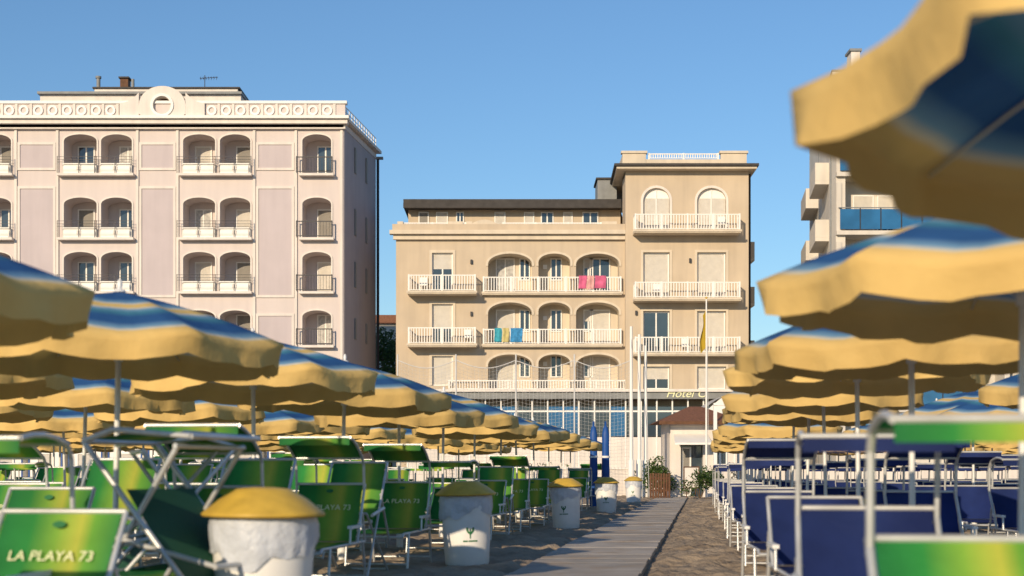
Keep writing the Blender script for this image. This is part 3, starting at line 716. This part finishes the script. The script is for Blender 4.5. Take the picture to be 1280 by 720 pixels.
    for mb,nm in ((w,'walls'),(win,'windows'),(tr,'mouldings'),(rl,'railings'),(rf,'roof')): mb.obj(nm,root)
left()

# ---------------------------------------------------------------- right building
def right():
    Yb=76.0; X=lambda px:(px-640)*Yb/F; Z=lambda py:1+(HZ-py)*Yb/F
    root=empty('apartment_block'); w=MB(); win=MB(); bl=MB(); rf=MB()
    x0=X(1045); x1=x0+17; D=16
    floors=[Z(510),Z(437),Z(363),Z(289),Z(216),Z(152)]; top=Z(97)
    w.box(x0,x1,Yb+1.5,Yb+D,0,top,'rwhite',skew=K)
    w.box(x0-.003,x0+.5,Yb,Yb+1.497,0,top,'rwhite')
    for fi,zf in enumerate(floors):
        h=3.15
        w.box(x0-.01,x1,Yb-.25,Yb+1.49,zf-.22,zf,'rwhite')
        x=x0+.15
        while x<x1-1:
            x2=x+1.1
            bl.box(x+.03,x2-.03,Yb-.2,Yb-.16,zf+.08,zf+1.15,'bluegl'); bl.box(x2-.025,x2+.025,Yb-.22,Yb-.14,zf+.003,zf+1.2,'iron'); x=x2
        bl.box(x0+.1,x1-1,Yb-.22,Yb-.14,zf+1.21,zf+1.25,'fascia')
        if fi<5:
            for px in (1045,1125,1190,1255,1320):
                w.box(X(px)+.003,X(px)+.28,Yb-.1,Yb+1.49,zf+.003,zf+h-.56,'rwhite')
        for px in (1074,1105,1150,1210,1232,1285):
            door(win,X(px),X(px)+1.15,zf+.01,zf+2.2,Yb+1.497,random.choice('sshg'))
        for yy in (Yb+2.0,Yb+9):
            if fi==5: continue
            sx=x0+K*(yy-Yb)
            w.box(sx-.95,sx-.02,yy,yy+4.2,zf-.2,zf,'rwhite',skew=K)
            w.box(sx-.95,sx-.83,yy,yy+4.2,zf+.003,zf+.98,'rwhite',skew=K); w.box(sx-.83,sx-.02,yy,yy+.1,zf+.003,zf+.98,'rwhite')
            win.box(sx-.012+.25,sx+.0+.25,yy+.8,yy+2.2,zf+.1,zf+2.3,'shut2',skew=K)
        for yy in (Yb+2.2,Yb+4.2,Yb+10.5):
            sx=x0+K*(yy-Yb); win.box(sx-.06,sx+.1,yy,yy+1.1,zf+.3,zf+2.2,'shut2',skew=K)
    w.box(x0,x1,Yb-.3,Yb+1.49,top-.3,top,'rwhite')
    rf.box(x0-.3,x1,Yb-.5,Yb+D+.3,top+.003,top+.18,'cream',skew=K); rf.box(x0-.35,x1,Yb-.55,Yb+D+.3,top+.183,top+.27,'fascia',skew=K)
    rf.box(x0+3,x1-1,Yb+5,Yb+12,top+.27,top+1.2,'rwhite')
    Zc=lambda p:1+(HZ-p)*(Yb+3)/F
    rf.box((1064-640)*(Yb+3)/F,(1075-640)*(Yb+3)/F,Yb+3,Yb+4,top+.27,Zc(64),'cream'); rf.box((1062-640)*(Yb+3)/F,(1077-640)*(Yb+3)/F,Yb+2.9,Yb+4.1,Zc(64),Zc(61),'fascia')
    for yy in (Yb+1,Yb+8.6):
        sx=x0+K*(yy-Yb)-.16; rf.tube((sx,yy,0),(sx,yy,top),.07,'fascia',8)
    for mb,nm in ((w,'walls'),(win,'windows'),(bl,'balcony_glass'),(rf,'roof')): mb.obj(nm,root)
right()

# ---------------------------------------------------------------- vegetation
def leafblob(b,c,rad,n,size,mats=('leaf','leaf2')):
    for i in range(n):
        d=Vector((random.gauss(0,1),random.gauss(0,1),random.gauss(0,1))).normalized()
        rr=random.uniform(.45,1.0)
        k=1+.35*noise.noise((d.x*2+c[0],d.y*2,d.z*2+c[2]))
        p=Vector(c)+Vector((d.x*rad[0],d.y*rad[1],d.z*rad[2]))*rr*k
        a=Vector((random.gauss(0,1),random.gauss(0,1),random.gauss(0,1))).normalized(); e=a.orthogonal().normalized(); s=size*random.uniform(.6,1.3)
        b.add([p-a*s,p+e*s*.45,p+a*s,p-e*s*.45],[(0,1,2,3)],random.choice(mats))
def shrub(Y,px,w_,h,n=900,name='shrub'):
    b=MB(); x=(px-640)*Y/F
    for i in range(5): b.tube((0,0,0),(random.uniform(-.4,.4)*w_,random.uniform(-.3,.3),h*.7),.02,'bark',5,.008)
    for i in range(6): leafblob(b,(random.uniform(-.5,.5)*w_,random.uniform(-.3,.3)*w_,h*random.uniform(.35,.8)),(w_*.4,w_*.35,h*.3),n//6,.07)
    b.obj(name,loc=(x,Y,0))
shrub(57,875,1.0,1.25); shrub(57.6,897,.8,1.0); shrub(60,822,.9,1.8); shrub(62,832,.7,1.3)
def tree(Y,px,h,w_,n=2600):
    b=MB(); x=(px-640)*Y/F
    b.tube((0,0,0),(.1,0,h*.55),.18,'bark',8,.1)
    for i in range(8):
        a=i*.8; q=(math.cos(a)*w_*.6,math.sin(a)*w_*.6,h*random.uniform(.7,.95)); b.tube((.1,0,h*random.uniform(.4,.55)),q,.07,'bark',6,.02)
        leafblob(b,q,(w_*.45,w_*.45,h*.13),n//8,.16)
    leafblob(b,(0,0,h*.9),(w_*.5,w_*.5,h*.12),n//5,.16)
    b.obj('tree',loc=(x,Y,0))
tree(104,478,11.5,2.6); tree(112,462,9.5,2.6); tree(98,487,8.2,1.6)
b=MB()
for i in range(60):
    x=-24+i*.8
    if 6.5<x<9.5: continue
    leafblob(b,(x,68,.7+random.uniform(0,.35)),(.65,.4,.6),90,.1)
b.obj('hedge')
b=MB(); b.box(-30,5.6,66,66.25,0,1.25,'cream'); b.box(-30,5.6,65.95,66.3,1.253,1.33,'white'); b.obj('low_wall')
b=MB(); b.box(10.6,34,66,66.25,0,1.25,'cream'); b.box(10.6,34,65.95,66.3,1.253,1.33,'white'); b.obj('low_wall')
# changing cabins at the back of the beach
def cabin():
    b=MB(); b.box(-.75,.75,0,1.5,0,2.2,'white'); door(b,-.38,.38,.05,1.95,0,'s')
    for sx in (-.75,.69): b.box(sx,sx+.06,-.04,-.003,0,2.2,'blue')
    b.add([(-.85,-.15,2.2),(.85,-.15,2.2),(0,-.15,2.6),(-.85,1.6,2.2),(.85,1.6,2.2),(0,1.6,2.6)],[(0,1,2),(3,5,4),(0,2,5,3),(1,4,5,2),(0,3,4,1)],'blue')
    return b.mesh('beach_cabin')
CB=cabin()
for i in range(9): place('beach_cabin',CB,(-24+1.75*i,62.5,0))

# ---------------------------------------------------------------- kiosk, gate, canopy
def P(px,py,Y): return ((px-640)*Y/F,Y,1+(HZ-py)*Y/F)
def kiosk():
    Y=62.0; X=lambda p:(p-640)*Y/F; Z=lambda p:1+(HZ-p)*Y/F
    b=MB()
    op=(X(851),X(879),0.02,Z(556),0)
    cell(b,X(838),X(914),0,Z(527),op,Y,.35,'cream'); b.quad((X(851),Y+.35,0),(X(879),Y+.35,0),(X(879),Y+.35,Z(556)),(X(851),Y+.35,Z(556)),'glass')
    door(b,X(853),X(865),.05,Z(559),Y+.35,'d'); door(b,X(891),X(909),Z(582),Z(560),Y,'g')
    b.box(X(838)+.01,X(914)-.01,Y+.36,Y+4,0,Z(527),'cream')
    b.add([(X(842),Y-.02,Z(543)),(X(884),Y-.02,Z(543)),(X(886),Y-1.1,Z(554)),(X(840),Y-1.1,Z(554))],[(0,1,2,3)],'white'); b.box(X(840),X(886),Y-1.12,Y-1.08,Z(556.5),Z(554),'white')
    e=.55; x0,x1=X(838)-e,X(914)+e; y0,y1=Y-e,Y+4+e; z=Z(527); zt=z+.75; xm0,xm1=x0+1.6,x1-1.6; ym=(y0+y1)/2
    b.add([(x0,y0,z),(x1,y0,z),(x1,y1,z),(x0,y1,z),(xm0,ym,zt),(xm1,ym,zt)],[(0,1,5,4),(1,2,5),(2,3,4,5),(3,0,4),(0,3,2,1)],'tile')
    b.box(x0,x1,y0-.04,y0,z-.14,z-.003,'wood')
    b.obj('beach_kiosk')
    g=MB()
    for p in (882,918): g.box(X(p)-.07,X(p)+.07,Y-3,Y-2.86,0,Z(511),'white')
    g.box(X(880),X(920),Y-3.05,Y-2.81,Z(511)+.003,Z(508),'white'); g.obj('white_gate_frame')
    c=MB()
    xa,xb=P(884,0,66)[0],P(962,0,66)[0]; zb=P(0,516,66)[2]; 
    c.sheet(lambda u,v:(xa+(xb-xa)*u,66+4*v,zb+.95*math.sin(math.pi*min(1,.1+.8*u))),16,4,'curtain')
    c.sheet(lambda u,v:(xa+(xb-xa)*u,65.98,zb-.25+(1.2*math.sin(math.pi*min(1,.1+.8*u)))*v*1.0),16,2,'white')
    for u in (0,.5,1):
        for y in (66.05,70): c.tube((xa+(xb-xa)*u,y,0),(xa+(xb-xa)*u,y,zb+.2),.06,'white',8)
    c.obj('fabric_canopy')
    d=MB()
    Yf=58.5; x=P(812,0,Yf)[0]; xe=P(838,0,Yf)[0]
    while x<xe: d.box(x,x+.08,Yf,Yf+.03,.0,1.05+random.uniform(-.02,.02),'wood'); x+=.11
    d.box(P(812,0,Yf)[0],xe,Yf+.033,Yf+.07,.3,.38,'wood'); d.box(P(812,0,Yf)[0],xe,Yf+.033,Yf+.07,.8,.88,'wood'); d.obj('wooden_fence')
    s=MB(); x=P(864,0,59)[0]; s.tube((x-.2,59,0),(x-.12,59,1.0),.02,'wood',5); s.tube((x+.2,59,0),(x+.12,59,1.0),.02,'wood',5); s.box(x-.3,x+.3,58.95,58.98,.45,1.3,'cream'); frame(s,x-.33,x+.33,.42,1.33,58.94,.04,.02,'wood'); s.obj('menu_board')
kiosk()

b=MB(); Y=60; x=P(883,0,Y)[0]; zt=P(0,374,Y)[2]
b.tube((0,0,0),(0,0,zt),.05,'white',8,.03); b.lathe([(0,zt+.12),(.06,zt+.06),(0,zt)],'lid',8)
b.sheet(lambda u,v:(-.02-.13*u*(1+v)+.05*math.sin(v*7)*u,.10*math.sin(u*9+v*3)*u,zt-.45-1.6*v-.25*u),8,10,'yflag')
b.tube((.12,0,.8),(.02,0,zt-.2),.008,'net',4)
b.obj('flagpole',loc=(x,Y,0))
for px,Y,yt in ((789,60,408),(799,60.5,418),(807,61,432)):
    b=MB(); z=P(0,yt,Y)[2]; b.tube((0,0,0),(0,0,z),.085,'white',10,.06); b.tube((0,0,0),(0,0,1.6),.13,'plastic',10); b.tube((0,0,z-.3),(0,-1.6,0),.012,'net',4)
    b.obj('net_post',loc=(P(px,0,Y)[0],Y,0))
def net():
    b=MB(); Y=62; xs=[P(p,0,Y)[0] for p in (497,570,645,718,789)]; top=P(0,450,Y)[2]
    for x in xs: b.tube((x,Y,0),(x,Y,top+.25),.035,'net',6)
    def zt(x):
        for k in range(4):
            if xs[k]<=x<=xs[k+1]: f=(x-xs[k])/(xs[k+1]-xs[k]); return top-.35*math.sin(math.pi*f)
        return top
    x=xs[0]
    while x<xs[-1]: b.tube((x,Y,1.0),(x,Y,zt(x)),.005,'net',3,caps=False); x+=.16
    z=1.0
    while z<top:
        for k in range(4):
            n=10
            for i in range(n):
                xa=xs[k]+(xs[k+1]-xs[k])*i/n; xb=xs[k]+(xs[k+1]-xs[k])*(i+1)/n; f=(z-1)/(top-1)
                b.tube((xa,Y,1+(zt(xa)-1)*f),(xb,Y,1+(zt(xb)-1)*f),.005,'net',3,caps=False)
        z+=.16
    for i in range(40):
        xa=xs[0]+(xs[-1]-xs[0])*i/40; xb=xs[0]+(xs[-1]-xs[0])*(i+1)/40; b.tube((xa,Y,zt(xa)),(xb,Y,zt(xb)),.02,'net',4)
    b.obj('court_netting')
net()
for px in (742,757):
    Y=43; b=MB(); b.lathe([(0,0),(.10,.0),(.115,.05),(.12,1.2),(.11,1.9),(.12,2.2),(.07,2.42),(.03,2.46),(.025,2.6),(0,2.6)],'blue',14,wob=lambda a,j:.008*math.sin(a*4+j)); b.tube((0,0,1.5),(0,0,1.56),.128,'white',14)
    b.obj('closed_blue_umbrella',loc=(P(px,0,Y)[0],Y,0))
b=MB()
b.box(-16,-9.5,118,126,0,13.5,'rwhite'); b.box(-16.3,-9.2,117.7,126.3,13.503,14.2,'tile')
for i in range(3):
    for j in range(3): door(b,-15+2*i,-14+2*i,2+3.5*j,4+3.5*j,118,'s')
b.obj('distant_house')

# ---------------------------------------------------------------- light, sky, camera
el=math.radians(19); az=math.radians(24)
w=bpy.data.worlds.new('World'); scene.world=w; w.use_nodes=True
nt=w.node_tree; bg=nt.nodes['Background']; sk=nt.nodes.new('ShaderNodeTexSky'); sk.sky_type='NISHITA'; sk.sun_disc=False
sk.sun_elevation=el; sk.sun_rotation=math.pi+az; sk.air_density=1.25; sk.dust_density=0.1; sk.ozone_density=6.0; sk.altitude=0
nt.links.new(sk.outputs[0],bg.inputs['Color']); bg.inputs['Strength'].default_value=0.13
sl=bpy.data.lights.new('sun','SUN'); sl.energy=4.6; sl.angle=math.radians(.5); sl.color=(1,.80,.55)
so=bpy.data.objects.new('sun',sl); col.objects.link(so)
d=Vector((math.sin(az)*math.cos(el),math.cos(az)*math.cos(el),-math.sin(el))); so.rotation_euler=d.to_track_quat('-Z','Y').to_euler()
so.location=(-20,-40,30)
cam=bpy.data.cameras.new('camera'); co=bpy.data.objects.new('camera',cam); col.objects.link(co)
co.location=(0,0,1.0); co.rotation_euler=(math.pi/2,0,0); cam.sensor_width=36; cam.lens=50; cam.shift_y=(HZ-360)/1280
cam.clip_end=5000; cam.dof.use_dof=True; cam.dof.focus_distance=45; cam.dof.aperture_fstop=2.2
scene.camera=co
scene.view_settings.view_transform='Standard'; scene.view_settings.look='None'; scene.view_settings.exposure=0
